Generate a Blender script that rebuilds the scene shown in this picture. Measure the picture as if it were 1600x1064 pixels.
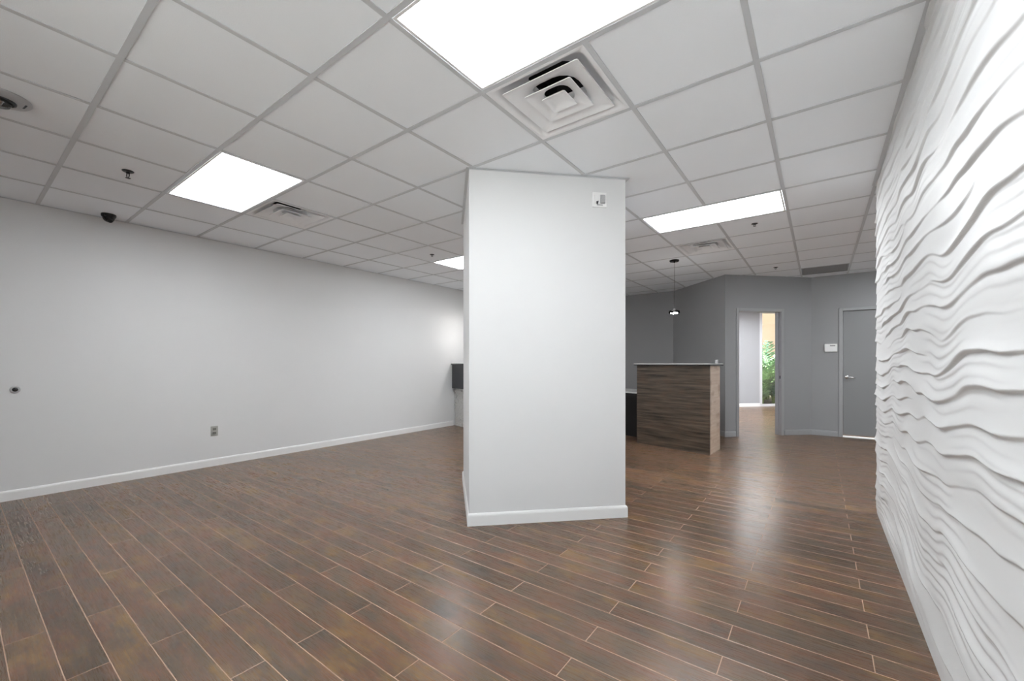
import bpy, bmesh, math, random
import numpy as np
from mathutils import Vector, Matrix

for o in list(bpy.data.objects):
    bpy.data.objects.remove(o, do_unlink=True)
S = bpy.context.scene
C = S.collection
random.seed(7)
PI = math.pi

# ------------------------------------------------------------------ camera, world, light, exposure
F_PX, YAW, HORIZON, EYE = 651.27, 0.636, 567.11, 1.2156
cam_d = bpy.data.cameras.new('camera')
cam_d.sensor_width = 36.0
cam_d.lens = F_PX / 1600 * 36.0
cam_d.shift_y = (HORIZON - 532.0) / 1600
cam_d.clip_start = 0.02
cam = bpy.data.objects.new('camera', cam_d)
C.objects.link(cam)
cam.location = (0, 0, EYE)
cam.rotation_euler = (PI / 2, 0, YAW)
S.camera = cam

world = bpy.data.worlds.new('sky')
S.world = world
world.use_nodes = True
bg = world.node_tree.nodes['Background']
bg.inputs['Color'].default_value = (0.86, 0.93, 1.0, 1)
bg.inputs['Strength'].default_value = 2.0

sun_d = bpy.data.lights.new('sun', 'SUN')
sun_d.energy = 16.0
sun_d.angle = 0.01
sun_d.color = (1.0, 0.95, 0.88)
sun = bpy.data.objects.new('sun', sun_d)
C.objects.link(sun)
sun.location = (2, -12, 14)
sun.rotation_euler = Vector((-0.05, 0.34, -0.94)).to_track_quat('-Z', 'Y').to_euler()

PANEL = 8.6            # light panels' radiance
S.view_settings.view_transform = 'Standard'
S.view_settings.look = 'None'
S.view_settings.gamma = 1.0
S.view_settings.use_curve_mapping = False
S.view_settings.exposure = 1.27
try:
    S.cycles.max_bounces = 16
    S.cycles.diffuse_bounces = 10
    S.cycles.glossy_bounces = 6
    S.cycles.transmission_bounces = 8
    S.cycles.transparent_max_bounces = 16
except Exception:
    pass

# ------------------------------------------------------------------ dimensions (metres)
CEIL = 2.6656
TILE = 0.6082
GX0, GY0 = -1.4612, 1.0963          # ceiling grid origin
gx = lambda i: GX0 - TILE * i
gy = lambda j: GY0 + TILE * j
LEFT = -5.76
RIGHT = 0.373                       # relief wall face
REL_END = 4.49
NEAR = gy(-6)
FAR = 8.72
HALL_R = gx(-6)
HALL_N = 4.49
ROW, PLANK = 0.1262, 0.9994
PY0, PX0 = 1.0253, -1.3239

# ------------------------------------------------------------------ materials
MATS = {}

def new_mat(name):
    m = bpy.data.materials.new(name)
    m.use_nodes = True
    MATS[name] = m
    nt = m.node_tree
    return m, nt, nt.nodes['Principled BSDF']

def lin(r, g, b):
    f = lambda c: ((c / 255 + 0.055) / 1.055) ** 2.4 if c > 10 else c / 255 / 12.92
    return (f(r), f(g), f(b), 1)

def plain(name, col, rough=0.5, metal=0.0, bump=0.0, bscale=200.0, var=0.0, vscale=3.0, ior=1.45, coat=0.0):
    """painted / moulded surface: flat colour with fine tooth and very slight tonal drift"""
    m, nt, p = new_mat(name)
    p.inputs['Base Color'].default_value = col
    p.inputs['Roughness'].default_value = rough
    p.inputs['Metallic'].default_value = metal
    p.inputs['IOR'].default_value = ior
    if coat:
        p.inputs['Coat Weight'].default_value = coat
        p.inputs['Coat Roughness'].default_value = 0.1
    if bump or var:
        tc = nt.nodes.new('ShaderNodeTexCoord')
    if bump:
        n = nt.nodes.new('ShaderNodeTexNoise')
        n.inputs['Scale'].default_value = bscale
        n.inputs['Detail'].default_value = 3
        b = nt.nodes.new('ShaderNodeBump')
        b.inputs['Strength'].default_value = bump
        b.inputs['Distance'].default_value = 0.002
        nt.links.new(tc.outputs['Object'], n.inputs['Vector'])
        nt.links.new(n.outputs['Fac'], b.inputs['Height'])
        nt.links.new(b.outputs['Normal'], p.inputs['Normal'])
    if var:
        n2 = nt.nodes.new('ShaderNodeTexNoise')
        n2.inputs['Scale'].default_value = vscale
        n2.inputs['Detail'].default_value = 4
        nt.links.new(tc.outputs['Object'], n2.inputs['Vector'])
        mx = nt.nodes.new('ShaderNodeMix')
        mx.data_type = 'RGBA'
        mx.inputs[6].default_value = tuple(c * (1 - var) for c in col[:3]) + (1,)
        mx.inputs[7].default_value = tuple(min(1, c * (1 + var)) for c in col[:3]) + (1,)
        nt.links.new(n2.outputs['Fac'], mx.inputs[0])
        nt.links.new(mx.outputs[2], p.inputs['Base Color'])
    return m

plain('wall_paint', (0.70, 0.703, 0.71, 1), 0.7, bump=0.08, bscale=350, var=0.015)
plain('grey_paint', (0.30, 0.303, 0.31, 1), 0.55, bump=0.08, bscale=350, var=0.02)
plain('grey_gloss', (0.34, 0.344, 0.352, 1), 0.4, var=0.01)
plain('grey_door', (0.25, 0.253, 0.26, 1), 0.45, var=0.02)
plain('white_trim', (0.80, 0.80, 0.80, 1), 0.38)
plain('relief_white', (0.71, 0.715, 0.72, 1), 0.5)
plain('tile_white', (0.90, 0.93, 0.965, 1), 0.9, bump=0.25, bscale=260, var=0.015, vscale=2)
plain('tee_white', (0.60, 0.615, 0.635, 1), 0.45)
plain('fixture_white', (0.80, 0.80, 0.80, 1), 0.35)
plain('diffuser_white', (0.86, 0.865, 0.88, 1), 0.4)
plain('grille_grey', (0.26, 0.26, 0.265, 1), 0.6)
plain('plenum_black', (0.012, 0.012, 0.014, 1), 0.9)
plain('slab_grey', (0.3, 0.3, 0.3, 1), 0.9, var=0.05)
plain('grout', lin(186, 156, 136), 0.95, bump=0.3, bscale=400)
plain('chrome', (0.72, 0.72, 0.73, 1), 0.22, metal=1.0)
plain('dark_metal', (0.035, 0.035, 0.037, 1), 0.4, metal=0.6)
plain('black_plastic', (0.012, 0.012, 0.013, 1), 0.25)
plain('black_laminate', (0.006, 0.006, 0.007, 1), 0.35)
plain('charcoal_laminate', (0.035, 0.036, 0.039, 1), 0.3)
plain('ivory_plastic', (0.40, 0.40, 0.375, 1), 0.4)
plain('ivory_dark', (0.22, 0.22, 0.20, 1), 0.4)
plain('white_plastic', (0.86, 0.86, 0.86, 1), 0.35)
plain('grey_plastic', (0.42, 0.42, 0.43, 1), 0.35)
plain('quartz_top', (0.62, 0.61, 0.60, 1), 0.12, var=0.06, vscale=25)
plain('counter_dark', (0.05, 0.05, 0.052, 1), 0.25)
plain('worktop_pale', (0.55, 0.56, 0.56, 1), 0.3)
plain('aluminium', (0.72, 0.73, 0.75, 1), 0.35, metal=0.3)
plain('back_wall', (0.38, 0.385, 0.405, 1), 0.6, var=0.015)
plain('beige_render', lin(128, 107, 88), 0.85, bump=0.3, bscale=60, var=0.05, vscale=1.2)
plain('pavement', (0.60, 0.60, 0.60, 1), 0.9, bump=0.3, bscale=40, var=0.06, vscale=1)
plain('soil', (0.045, 0.045, 0.025, 1), 0.95, bump=0.6, bscale=30, var=0.3, vscale=8)
plain('stem_green', (0.13, 0.20, 0.05, 1), 0.6)

def leaf_mat(name, c):
    m, nt, p = new_mat(name)
    p.inputs['Roughness'].default_value = 0.45
    tc = nt.nodes.new('ShaderNodeTexCoord')
    n = nt.nodes.new('ShaderNodeTexNoise')
    n.inputs['Scale'].default_value = 5
    n.inputs['Detail'].default_value = 3
    nt.links.new(tc.outputs['Object'], n.inputs['Vector'])
    r = nt.nodes.new('ShaderNodeValToRGB')
    r.color_ramp.elements[0].position = 0.35
    r.color_ramp.elements[1].position = 0.68
    r.color_ramp.elements[0].color = tuple(x * 0.35 for x in c[:3]) + (1,)
    r.color_ramp.elements[1].color = c
    nt.links.new(n.outputs['Fac'], r.inputs['Fac'])
    nt.links.new(r.outputs['Color'], p.inputs['Base Color'])
    try:
        p.inputs['Transmission Weight'].default_value = 0.0
        p.inputs['Subsurface Weight'].default_value = 0.0
    except Exception:
        pass
    return m

leaf_mat('leaf_bright', (0.30, 0.45, 0.20, 1))
leaf_mat('leaf_mid', (0.20, 0.36, 0.18, 1))
leaf_mat('leaf_dark', (0.08, 0.20, 0.11, 1))

def emit(name, col, strength):
    m, nt, p = new_mat(name)
    p.inputs['Base Color'].default_value = (0.8, 0.8, 0.8, 1)
    p.inputs['Emission Color'].default_value = col
    p.inputs['Emission Strength'].default_value = strength
    return m

emit('panel_light', (0.95, 0.98, 1.0, 1), PANEL)
emit('lamp_glow', (1.0, 0.98, 0.95, 1), 30.0)

def glass(name, tint=(1, 1, 1, 1), gloss=0.08):
    m, nt, p = new_mat(name)
    nt.nodes.remove(p)
    out = nt.nodes['Material Output']
    tr = nt.nodes.new('ShaderNodeBsdfTransparent')
    tr.inputs['Color'].default_value = tint
    gl = nt.nodes.new('ShaderNodeBsdfGlossy')
    gl.inputs['Roughness'].default_value = 0.02
    fr = nt.nodes.new('ShaderNodeFresnel')
    fr.inputs['IOR'].default_value = 1.45
    mx = nt.nodes.new('ShaderNodeMixShader')
    nt.links.new(fr.outputs[0], mx.inputs[0])
    nt.links.new(tr.outputs[0], mx.inputs[1])
    nt.links.new(gl.outputs[0], mx.inputs[2])
    nt.links.new(mx.outputs[0], out.inputs['Surface'])
    return m

glass('window_glass', (0.97, 0.99, 0.98, 1))
glass('lamp_glass', (0.75, 0.75, 0.75, 1))

def mathn(nt, op, a, b=None, clamp=False):
    n = nt.nodes.new('ShaderNodeMath')
    n.operation = op
    n.use_clamp = clamp
    for k, v in enumerate((a, b)):
        if v is None:
            continue
        if isinstance(v, (int, float)):
            n.inputs[k].default_value = v
        else:
            nt.links.new(v, n.inputs[k])
    return n.outputs[0]

def plank_mat():
    m, nt, p = new_mat('plank_brown')
    L = nt.links.new
    geo = nt.nodes.new('ShaderNodeNewGeometry')
    sep = nt.nodes.new('ShaderNodeSeparateXYZ')
    L(geo.outputs['Position'], sep.inputs[0])
    row = mathn(nt, 'FLOOR', mathn(nt, 'DIVIDE', mathn(nt, 'SUBTRACT', sep.outputs['Y'], PY0), ROW))
    par = mathn(nt, 'MULTIPLY', mathn(nt, 'FLOORED_MODULO', row, 2.0), PLANK / 2)
    col = mathn(nt, 'FLOOR', mathn(nt, 'DIVIDE', mathn(nt, 'SUBTRACT', mathn(nt, 'SUBTRACT', sep.outputs['X'], PX0), par), PLANK))
    cmb = nt.nodes.new('ShaderNodeCombineXYZ')
    L(row, cmb.inputs[0]); L(col, cmb.inputs[1])
    wn = nt.nodes.new('ShaderNodeTexWhiteNoise')
    wn.noise_dimensions = '2D'
    L(cmb.outputs[0], wn.inputs['Vector'])
    # grain coordinates shifted board by board
    off = nt.nodes.new('ShaderNodeVectorMath'); off.operation = 'SCALE'
    L(wn.outputs['Color'], off.inputs[0]); off.inputs['Scale'].default_value = 37.0
    pos = nt.nodes.new('ShaderNodeVectorMath'); pos.operation = 'ADD'
    L(geo.outputs['Position'], pos.inputs[0]); L(off.outputs[0], pos.inputs[1])

    def noise(scale, sx, sy, det, rough=0.6):
        mp = nt.nodes.new('ShaderNodeMapping')
        mp.inputs['Scale'].default_value = (sx, sy, 1)
        L(pos.outputs[0], mp.inputs['Vector'])
        n = nt.nodes.new('ShaderNodeTexNoise')
        n.inputs['Scale'].default_value = scale
        n.inputs['Detail'].default_value = det
        n.inputs['Roughness'].default_value = rough
        L(mp.outputs[0], n.inputs['Vector'])
        return n.outputs['Fac']
    patch = noise(1.0, 3.6, 10.0, 4)
    patch2 = noise(1.0, 4.0, 7.0, 3)
    streak = noise(1.0, 7.0, 170.0, 5, 0.7)
    speck = noise(1.0, 60.0, 330.0, 4, 0.75)

    def mix(fac, a, b, blend='MIX'):
        n = nt.nodes.new('ShaderNodeMix'); n.data_type = 'RGBA'; n.blend_type = blend
        if isinstance(fac, float): n.inputs[0].default_value = fac
        else: L(fac, n.inputs[0])
        for k, v in ((6, a), (7, b)):
            if isinstance(v, tuple): n.inputs[k].default_value = v
            else: L(v, n.inputs[k])
        return n.outputs[2]

    def ramp(fac, lo, hi):
        n = nt.nodes.new('ShaderNodeMapRange')
        n.inputs[1].default_value = lo; n.inputs[2].default_value = hi
        L(fac, n.inputs[0])
        return n.outputs[0]
    c = mix(ramp(patch, 0.40, 0.62), (0.200, 0.132, 0.080, 1), (0.285, 0.140, 0.084, 1))
    c = mix(mathn(nt, 'MULTIPLY', ramp(patch2, 0.54, 0.68), 0.85), c, (0.38, 0.22, 0.085, 1))
    c = mix(mathn(nt, 'MULTIPLY', ramp(patch2, 0.44, 0.28), 0.8), c, (0.135, 0.112, 0.088, 1))
    c = mix(mathn(nt, 'MULTIPLY', ramp(streak, 0.40, 0.64), 0.62), c, (0.062, 0.042, 0.030, 1))
    c = mix(mathn(nt, 'MULTIPLY', ramp(speck, 0.52, 0.74), 0.42), c, (0.30, 0.22, 0.16, 1))
    tone = mathn(nt, 'ADD', mathn(nt, 'MULTIPLY', wn.outputs['Value'], 0.24), 0.54)
    hsv = nt.nodes.new('ShaderNodeHueSaturation')
    L(c, hsv.inputs['Color']); L(tone, hsv.inputs['Value'])
    L(hsv.outputs[0], p.inputs['Base Color'])
    rr = mathn(nt, 'ADD', mathn(nt, 'MULTIPLY', streak, 0.16), 0.20)
    L(rr, p.inputs['Roughness'])
    p.inputs['IOR'].default_value = 1.5
    b = nt.nodes.new('ShaderNodeBump')
    b.inputs['Strength'].default_value = 0.10; b.inputs['Distance'].default_value = 0.001
    L(mathn(nt, 'ADD', streak, mathn(nt, 'MULTIPLY', speck, 0.5)), b.inputs['Height'])
    L(b.outputs[0], p.inputs['Normal'])
    return m
plank_mat()

def wood_panel_mat(name, dark, light, rough, ior=1.5):
    """dark laminate, grain running level along the panel"""
    m, nt, p = new_mat(name)
    L = nt.links.new
    tc = nt.nodes.new('ShaderNodeTexCoord')
    mp = nt.nodes.new('ShaderNodeMapping'); mp.inputs['Scale'].default_value = (1.6, 1.6, 34.0)
    L(tc.outputs['Object'], mp.inputs['Vector'])
    n = nt.nodes.new('ShaderNodeTexNoise'); n.inputs['Scale'].default_value = 1.0
    n.inputs['Detail'].default_value = 6; n.inputs['Roughness'].default_value = 0.62
    n.inputs['Distortion'].default_value = 0.25
    L(mp.outputs[0], n.inputs['Vector'])
    r = nt.nodes.new('ShaderNodeValToRGB')
    e = r.color_ramp.elements
    e[0].position, e[0].color = 0.34, dark
    e[1].position, e[1].color = 0.72, light
    mid = e.new(0.52); mid.color = tuple((a * 0.55 + b * 0.45) for a, b in zip(dark, light))
    L(n.outputs['Fac'], r.inputs['Fac'])
    mp2 = nt.nodes.new('ShaderNodeMapping'); mp2.inputs['Scale'].default_value = (5.0, 5.0, 9.0)
    L(tc.outputs['Object'], mp2.inputs['Vector'])
    n2 = nt.nodes.new('ShaderNodeTexNoise'); n2.inputs['Scale'].default_value = 1.0; n2.inputs['Detail'].default_value = 3
    L(mp2.outputs[0], n2.inputs['Vector'])
    mx = nt.nodes.new('ShaderNodeMix'); mx.data_type = 'RGBA'; mx.blend_type = 'MIX'
    f = mathn(nt, 'MULTIPLY', mathn(nt, 'SUBTRACT', n2.outputs['Fac'], 0.5, True), 1.6, True)
    L(f, mx.inputs[0]); L(r.outputs['Color'], mx.inputs[6])
    mx.inputs[7].default_value = (0.12, 0.066, 0.038, 1)
    L(mx.outputs[2], p.inputs['Base Color'])
    p.inputs['Roughness'].default_value = rough
    p.inputs['IOR'].default_value = ior
    return m
wood_panel_mat('desk_wood', (0.020, 0.015, 0.011, 1), (0.150, 0.112, 0.082, 1), 0.36)
wood_panel_mat('desk_wood_lit_side', (0.64, 0.50, 0.39, 1), (0.76, 0.61, 0.49, 1), 0.18, 1.8)  # same wood, with the doorway's reflected light put into a paler base colour

def stone_mat():
    m, nt, p = new_mat('mosaic_stone')
    oi = nt.nodes.new('ShaderNodeObjectInfo')
    gi = nt.nodes.new('ShaderNodeNewGeometry')
    n = nt.nodes.new('ShaderNodeTexNoise'); n.inputs['Scale'].default_value = 22; n.inputs['Detail'].default_value = 5
    tc = nt.nodes.new('ShaderNodeTexCoord')
    nt.links.new(tc.outputs['Object'], n.inputs['Vector'])
    v = mathn(nt, 'ADD', mathn(nt, 'MULTIPLY', gi.outputs['Random Per Island'], 0.5), mathn(nt, 'MULTIPLY', n.outputs['Fac'], 0.6))
    r = nt.nodes.new('ShaderNodeValToRGB')
    r.color_ramp.elements[0].color = (0.33, 0.33, 0.32, 1)
    r.color_ramp.elements[1].color = (0.78, 0.77, 0.75, 1)
    nt.links.new(v, r.inputs['Fac'])
    nt.links.new(r.outputs[0], p.inputs['Base Color'])
    p.inputs['Roughness'].default_value = 0.7
    return m
stone_mat()

# ------------------------------------------------------------------ mesh helpers
class MB:
    def __init__(s):
        s.v, s.f = [], []
    def add(s, vs, fs):
        b = len(s.v)
        s.v += [tuple(v) for v in vs]
        s.f += [tuple(i + b for i in f) for f in fs]
        return s
    def box(s, x0, x1, y0, y1, z0, z1):
        return s.add([(x0, y0, z0), (x1, y0, z0), (x1, y1, z0), (x0, y1, z0), (x0, y0, z1), (x1, y0, z1), (x1, y1, z1), (x0, y1, z1)],
                     [(0, 3, 2, 1), (4, 5, 6, 7), (0, 1, 5, 4), (1, 2, 6, 5), (2, 3, 7, 6), (3, 0, 4, 7)])
    def prism(s, poly, z0, z1):
        n = len(poly)
        a = sum(poly[i][0] * poly[(i + 1) % n][1] - poly[(i + 1) % n][0] * poly[i][1] for i in range(n))
        if a < 0:
            poly = poly[::-1]
        vs = [(x, y, z0) for x, y in poly] + [(x, y, z1) for x, y in poly]
        fs = [tuple(range(n))[::-1], tuple(range(n, 2 * n))] + [(i, (i + 1) % n, n + (i + 1) % n, n + i) for i in range(n)]
        return s.add(vs, fs)
    def lathe(s, prof, n=32, cap0=True, cap1=True):
        """prof: list of (r, z) along the local z axis"""
        k = len(prof)
        vs = [(r * math.cos(2 * PI * a / n), r * math.sin(2 * PI * a / n), z) for r, z in prof for a in range(n)]
        fs = [(q * n + a, q * n + (a + 1) % n, (q + 1) * n + (a + 1) % n, (q + 1) * n + a) for q in range(k - 1) for a in range(n)]
        if cap0: fs.append(tuple(range(n))[::-1])
        if cap1: fs.append(tuple(range((k - 1) * n, k * n)))
        return s.add(vs, fs)
    def tube(s, pts, r, n=8):
        pts = [Vector(p) for p in pts]
        rr = r if isinstance(r, (list, tuple)) else [r] * len(pts)
        vs, m = [], len(pts)
        for k, p in enumerate(pts):
            t = (pts[min(k + 1, m - 1)] - pts[max(k - 1, 0)]).normalized()
            u = t.orthogonal().normalized(); w = t.cross(u)
            vs += [p + (u * math.cos(2 * PI * a / n) + w * math.sin(2 * PI * a / n)) * rr[k] for a in range(n)]
        fs = [(q * n + a, q * n + (a + 1) % n, (q + 1) * n + (a + 1) % n, (q + 1) * n + a) for q in range(m - 1) for a in range(n)]
        fs += [tuple(range(n))[::-1], tuple(range((m - 1) * n, m * n))]
        return s.add(vs, fs)
    def rings(s, rs, cap0=False, cap1=False):
        """bridge equal-length rings of points"""
        n = len(rs[0])
        vs = [p for r in rs for p in r]
        fs = [(q * n + a, q * n + (a + 1) % n, (q + 1) * n + (a + 1) % n, (q + 1) * n + a) for q in range(len(rs) - 1) for a in range(n)]
        if cap0: fs.append(tuple(range(n))[::-1])
        if cap1: fs.append(tuple(range((len(rs) - 1) * n, len(rs) * n)))
        return s.add(vs, fs)
    def mesh(s, name, mat, smooth=False, fix=True):
        me = bpy.data.meshes.new(name)
        me.from_pydata(s.v, [], s.f)
        if fix:
            b = bmesh.new(); b.from_mesh(me)
            bmesh.ops.recalc_face_normals(b, faces=b.faces)
            b.to_mesh(me); b.free()
        me.materials.append(MATS[mat])
        if smooth:
            me.polygons.foreach_set('use_smooth', [True] * len(me.polygons))
        return me
    def build(s, name, mat, parent=None, loc=(0, 0, 0), rot=(0, 0, 0), smooth=False, bevel=0.0, sharp=None):
        return place(name, s.mesh(name, mat, smooth), parent, loc, rot, bevel, sharp)

def place(name, me, parent=None, loc=(0, 0, 0), rot=(0, 0, 0), bevel=0.0, sharp=None):
    o = bpy.data.objects.new(name, me)
    C.objects.link(o)
    o.parent = parent
    o.location = loc
    o.rotation_euler = rot
    if bevel:
        m = o.modifiers.new('bevel', 'BEVEL'); m.width = bevel; m.segments = 2; m.limit_method = 'ANGLE'
    if sharp:
        try:
            me.set_sharp_from_angle(angle=sharp)
        except Exception:
            pass
    return o

def tag(o, label, cat=None, group=None, kind=None):
    o['label'] = label
    if cat: o['category'] = cat
    if group: o['group'] = group
    if kind: o['kind'] = kind
    return o

def thing(name, label, cat, loc=(0, 0, 0), rot=(0, 0, 0), group=None):
    o = bpy.data.objects.new(name, None)
    o.empty_display_size = 0.1
    C.objects.link(o)
    o.location = loc; o.rotation_euler = rot
    return tag(o, label, cat, group)

def copy_tree(o, parent=None):
    c = o.copy(); C.objects.link(c); c.parent = parent
    for ch in list(o.children):
        copy_tree(ch, c)
    return c

def struct(o, label, cat=None):
    o['kind'] = 'structure'
    o['label'] = label
    if cat: o['category'] = cat
    return o

# ------------------------------------------------------------------ floor: grout bed and planks
FAC0 = (-1.352, 13.497)                    # facade passes here, running along (1,1)
fac_x = lambda y: y - (FAC0[1] - FAC0[0])
BACK_R = 3.4
floor_poly = [(LEFT - 0.1, NEAR - 0.1), (HALL_R + 0.1, NEAR - 0.1), (HALL_R + 0.1, FAR), (BACK_R, FAR), (BACK_R, BACK_R + (FAC0[1] - FAC0[0]) + 0.1), (LEFT - 0.1, FAR + 0.37)]
floor = MB().prism(floor_poly, -0.12, -0.0007).build('floor', 'grout')
struct(floor, 'dark brown wood-look plank floor with pale grout joints', 'floor')

def proj(x, y, z=0.0):
    c, s = math.cos(YAW), math.sin(YAW)
    X = x * c + y * s; Y = -x * s + y * c
    if Y < 0.2: return None
    return 800 + F_PX * X / Y, HORIZON - F_PX * (z - EYE) / Y

GAP = 0.0033
plank_me = {}
def plank_mesh(w):
    key = round(w, 4)
    if key not in plank_me:
        b = MB()
        h, d, e = w / 2, (ROW - GAP) / 2, 0.0012
        b.rings([[(-h, -d, -0.009), (h, -d, -0.009), (h, d, -0.009), (-h, d, -0.009)],
                 [(-h, -d, -0.0008), (h, -d, -0.0008), (h, d, -0.0008), (-h, d, -0.0008)],
                 [(-h + e, -d + e, 0), (h - e, -d + e, 0), (h - e, d - e, 0), (-h + e, d - e, 0)]], True, True)
        plank_me[key] = b.mesh('plank', 'plank_brown')
    return plank_me[key]

planks = []
r0 = math.floor((NEAR - PY0) / ROW) - 1
r1 = math.floor((BACK_R + 14.85 - PY0) / ROW)
for r in range(r0, r1):
    ya, yb = PY0 + r * ROW, PY0 + (r + 1) * ROW
    if ya > FAR + 0.2:
        xa, xb = max(LEFT - 0.1, fac_x(ya)), BACK_R
    else:
        xa, xb = LEFT - 0.04, HALL_R + 0.04
        if yb < REL_END - 0.1: xb = RIGHT + 0.06
    if xb - xa < 0.05: continue
    base = PX0 + (PLANK / 2 if r % 2 else 0)
    k = math.floor((xa - base) / PLANK)
    while True:
        a = max(base + k * PLANK + GAP / 2, xa); b_ = min(base + (k + 1) * PLANK - GAP / 2, xb)
        if a >= xb: break
        if b_ - a > 0.02: planks.append((a, b_, ya, yb))
        k += 1

def hidden(x, y):
    # behind the square column or the relief wall as seen from the camera
    for t in np.linspace(0.3, 0.98, 40):
        px, py = x * t, y * t
        u, w = (px + py), (py - px)
        if 0.206 < u < 1.95 and 4.4168 < w < 6.16: return True
        if px > RIGHT and py < REL_END: return True
    return False

def shown_area(p):
    a, b_, ya, yb = p
    q = [proj(x, y) for x, y in ((a, ya), (b_, ya), (b_, yb), (a, yb))]
    if any(t is None for t in q): 
        q = [t for t in [proj(a + (b_ - a) * s_, (ya + yb) / 2) for s_ in (0.1, 0.3, 0.5, 0.7, 0.9)] if t and 0 < t[0] < 1600 and 0 < t[1] < 1064]
        return 4000 if q else 0
    ins = 0
    for s_ in (0.02, 0.25, 0.5, 0.75, 0.98):
        t = proj(a + (b_ - a) * s_, (ya + yb) / 2)
        if t and -5 < t[0] < 1605 and t[1] < 1069 and not hidden(a + (b_ - a) * s_, (ya + yb) / 2): ins += 1
    ar = abs(sum(q[i][0] * q[(i + 1) % 4][1] - q[(i + 1) % 4][0] * q[i][1] for i in range(4))) / 2
    return min(ar, 30000) * ins / 5

order = sorted(range(len(planks)), key=lambda i: -shown_area(planks[i]))
single = set(i for i in order[:298] if shown_area(planks[i]) > 0)
rest = MB()
for i, (a, b_, ya, yb) in enumerate(planks):
    if i in single:
        place('plank', plank_mesh(b_ - a), floor, ((a + b_) / 2, (ya + yb) / 2, 0))
    else:
        rest.rings([[(a, ya + GAP / 2, -0.009), (b_, ya + GAP / 2, -0.009), (b_, yb - GAP / 2, -0.009), (a, yb - GAP / 2, -0.009)],
                    [(a, ya + GAP / 2, 0), (b_, ya + GAP / 2, 0), (b_, yb - GAP / 2, 0), (a, yb - GAP / 2, 0)]], False, True)
rp = rest.build('plank_field', 'plank_brown', floor)
rp['kind'] = 'stuff'

# ------------------------------------------------------------------ walls
T = 0.12
wl = struct(MB().box(LEFT - T, LEFT, NEAR - T, FAR + T, 0, CEIL + 0.008).build('wall_left', 'wall_paint'),
            'long pale grey painted wall on the left side of the room', 'wall')
SF0, SF1, SFH = -2.0, 0.25, 2.52               # unseen shop window, added behind the viewpoint to let in fill daylight
wn_ = struct(MB().box(LEFT, SF0, NEAR - T, NEAR, 0, CEIL + 0.008).box(SF1, RIGHT + 0.02, NEAR - T, NEAR, 0, CEIL + 0.008).box(SF0, SF1, NEAR - T, NEAR, SFH, CEIL + 0.008).build('wall_near', 'wall_paint'),
             'pale grey wall with the added shop window behind the viewpoint', 'wall')
sf = thing('added_window', 'added glazed shop window behind the viewpoint in aluminium frame', 'window', (SF0, NEAR, 0))
sf['kind'] = 'structure'
nsf = 2
psf = (SF1 - SF0) / nsf
MB().box(0, SF1 - SF0, -0.10, -0.03, 0, 0.08).build('sill_rail', 'aluminium', sf)
MB().box(0, SF1 - SF0, -0.10, -0.03, SFH - 0.05, SFH).build('head_rail', 'aluminium', sf)
msf = MB().box(-0.025, 0.025, -0.10, -0.03, 0.08, SFH - 0.05).mesh('mullion', 'aluminium')
for k in range(nsf + 1):
    place('mullion', msf, sf, (min(max(k * psf, 0.025), SF1 - SF0 - 0.025), 0, 0))
gsf = MB().box(0.025, psf - 0.025, -0.07, -0.062, 0.08, SFH - 0.05).mesh('pane', 'window_glass')
for k in range(nsf):
    place('pane', gsf, sf, (k * psf, 0, 0))
pv = struct(MB().box(-16, 16, -22, NEAR - T - 0.01, -0.16, -0.04).build('bounce_pavement', 'pavement'), 'added sunlit pale concrete pavement bouncing light in through the shop window', 'ground')  # added to throw sunlight up onto the ceiling

def offset_poly(pts, d):
    """points shifted to the left of the direction of travel, mitred"""
    out = []
    for i, p in enumerate(pts):
        ns = []
        for a, b in ((i - 1, i), (i, i + 1)):
            if 0 <= a and b < len(pts):
                t = Vector((pts[b][0] - pts[a][0], pts[b][1] - pts[a][1])).normalized()
                ns.append(Vector((-t.y, t.x)))
        n = sum(ns, Vector((0, 0)))
        n = n / n.length
        out.append(tuple(Vector(p[:2]) + n * d / max(0.3, n.dot(ns[0]))))
    return out

WP = [(LEFT, FAR), (-2.383, FAR), (-1.25, 7.587), (-0.117, FAR), (HALL_R, FAR)]
WO = offset_poly(WP, T)
lerp2 = lambda a, b, t: (a[0] + (b[0] - a[0]) * t, a[1] + (b[1] - a[1]) * t)

def wall_seg(k, opening=None, name='', label=''):
    b = MB()
    A, B, Ao, Bo = WP[k], WP[k + 1], WO[k], WO[k + 1]
    if not opening:
        b.prism([A, B, Bo, Ao], 0, CEIL + 0.008)
    else:
        s0, s1, ht = opening
        L_ = math.dist(A, B)
        n = Vector((-(B[1] - A[1]), B[0] - A[0])).normalized() * T
        P0, P1 = lerp2(A, B, s0 / L_), lerp2(A, B, s1 / L_)
        Q0, Q1 = (P0[0] + n.x, P0[1] + n.y), (P1[0] + n.x, P1[1] + n.y)
        b.prism([A, P0, Q0, Ao], 0, CEIL + 0.008)
        b.prism([P1, B, Bo, Q1], 0, CEIL + 0.008)
        b.prism([P0, P1, Q1, Q0], ht, CEIL + 0.008)
    return struct(b.build(name, 'grey_paint'), label, 'wall')

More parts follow.
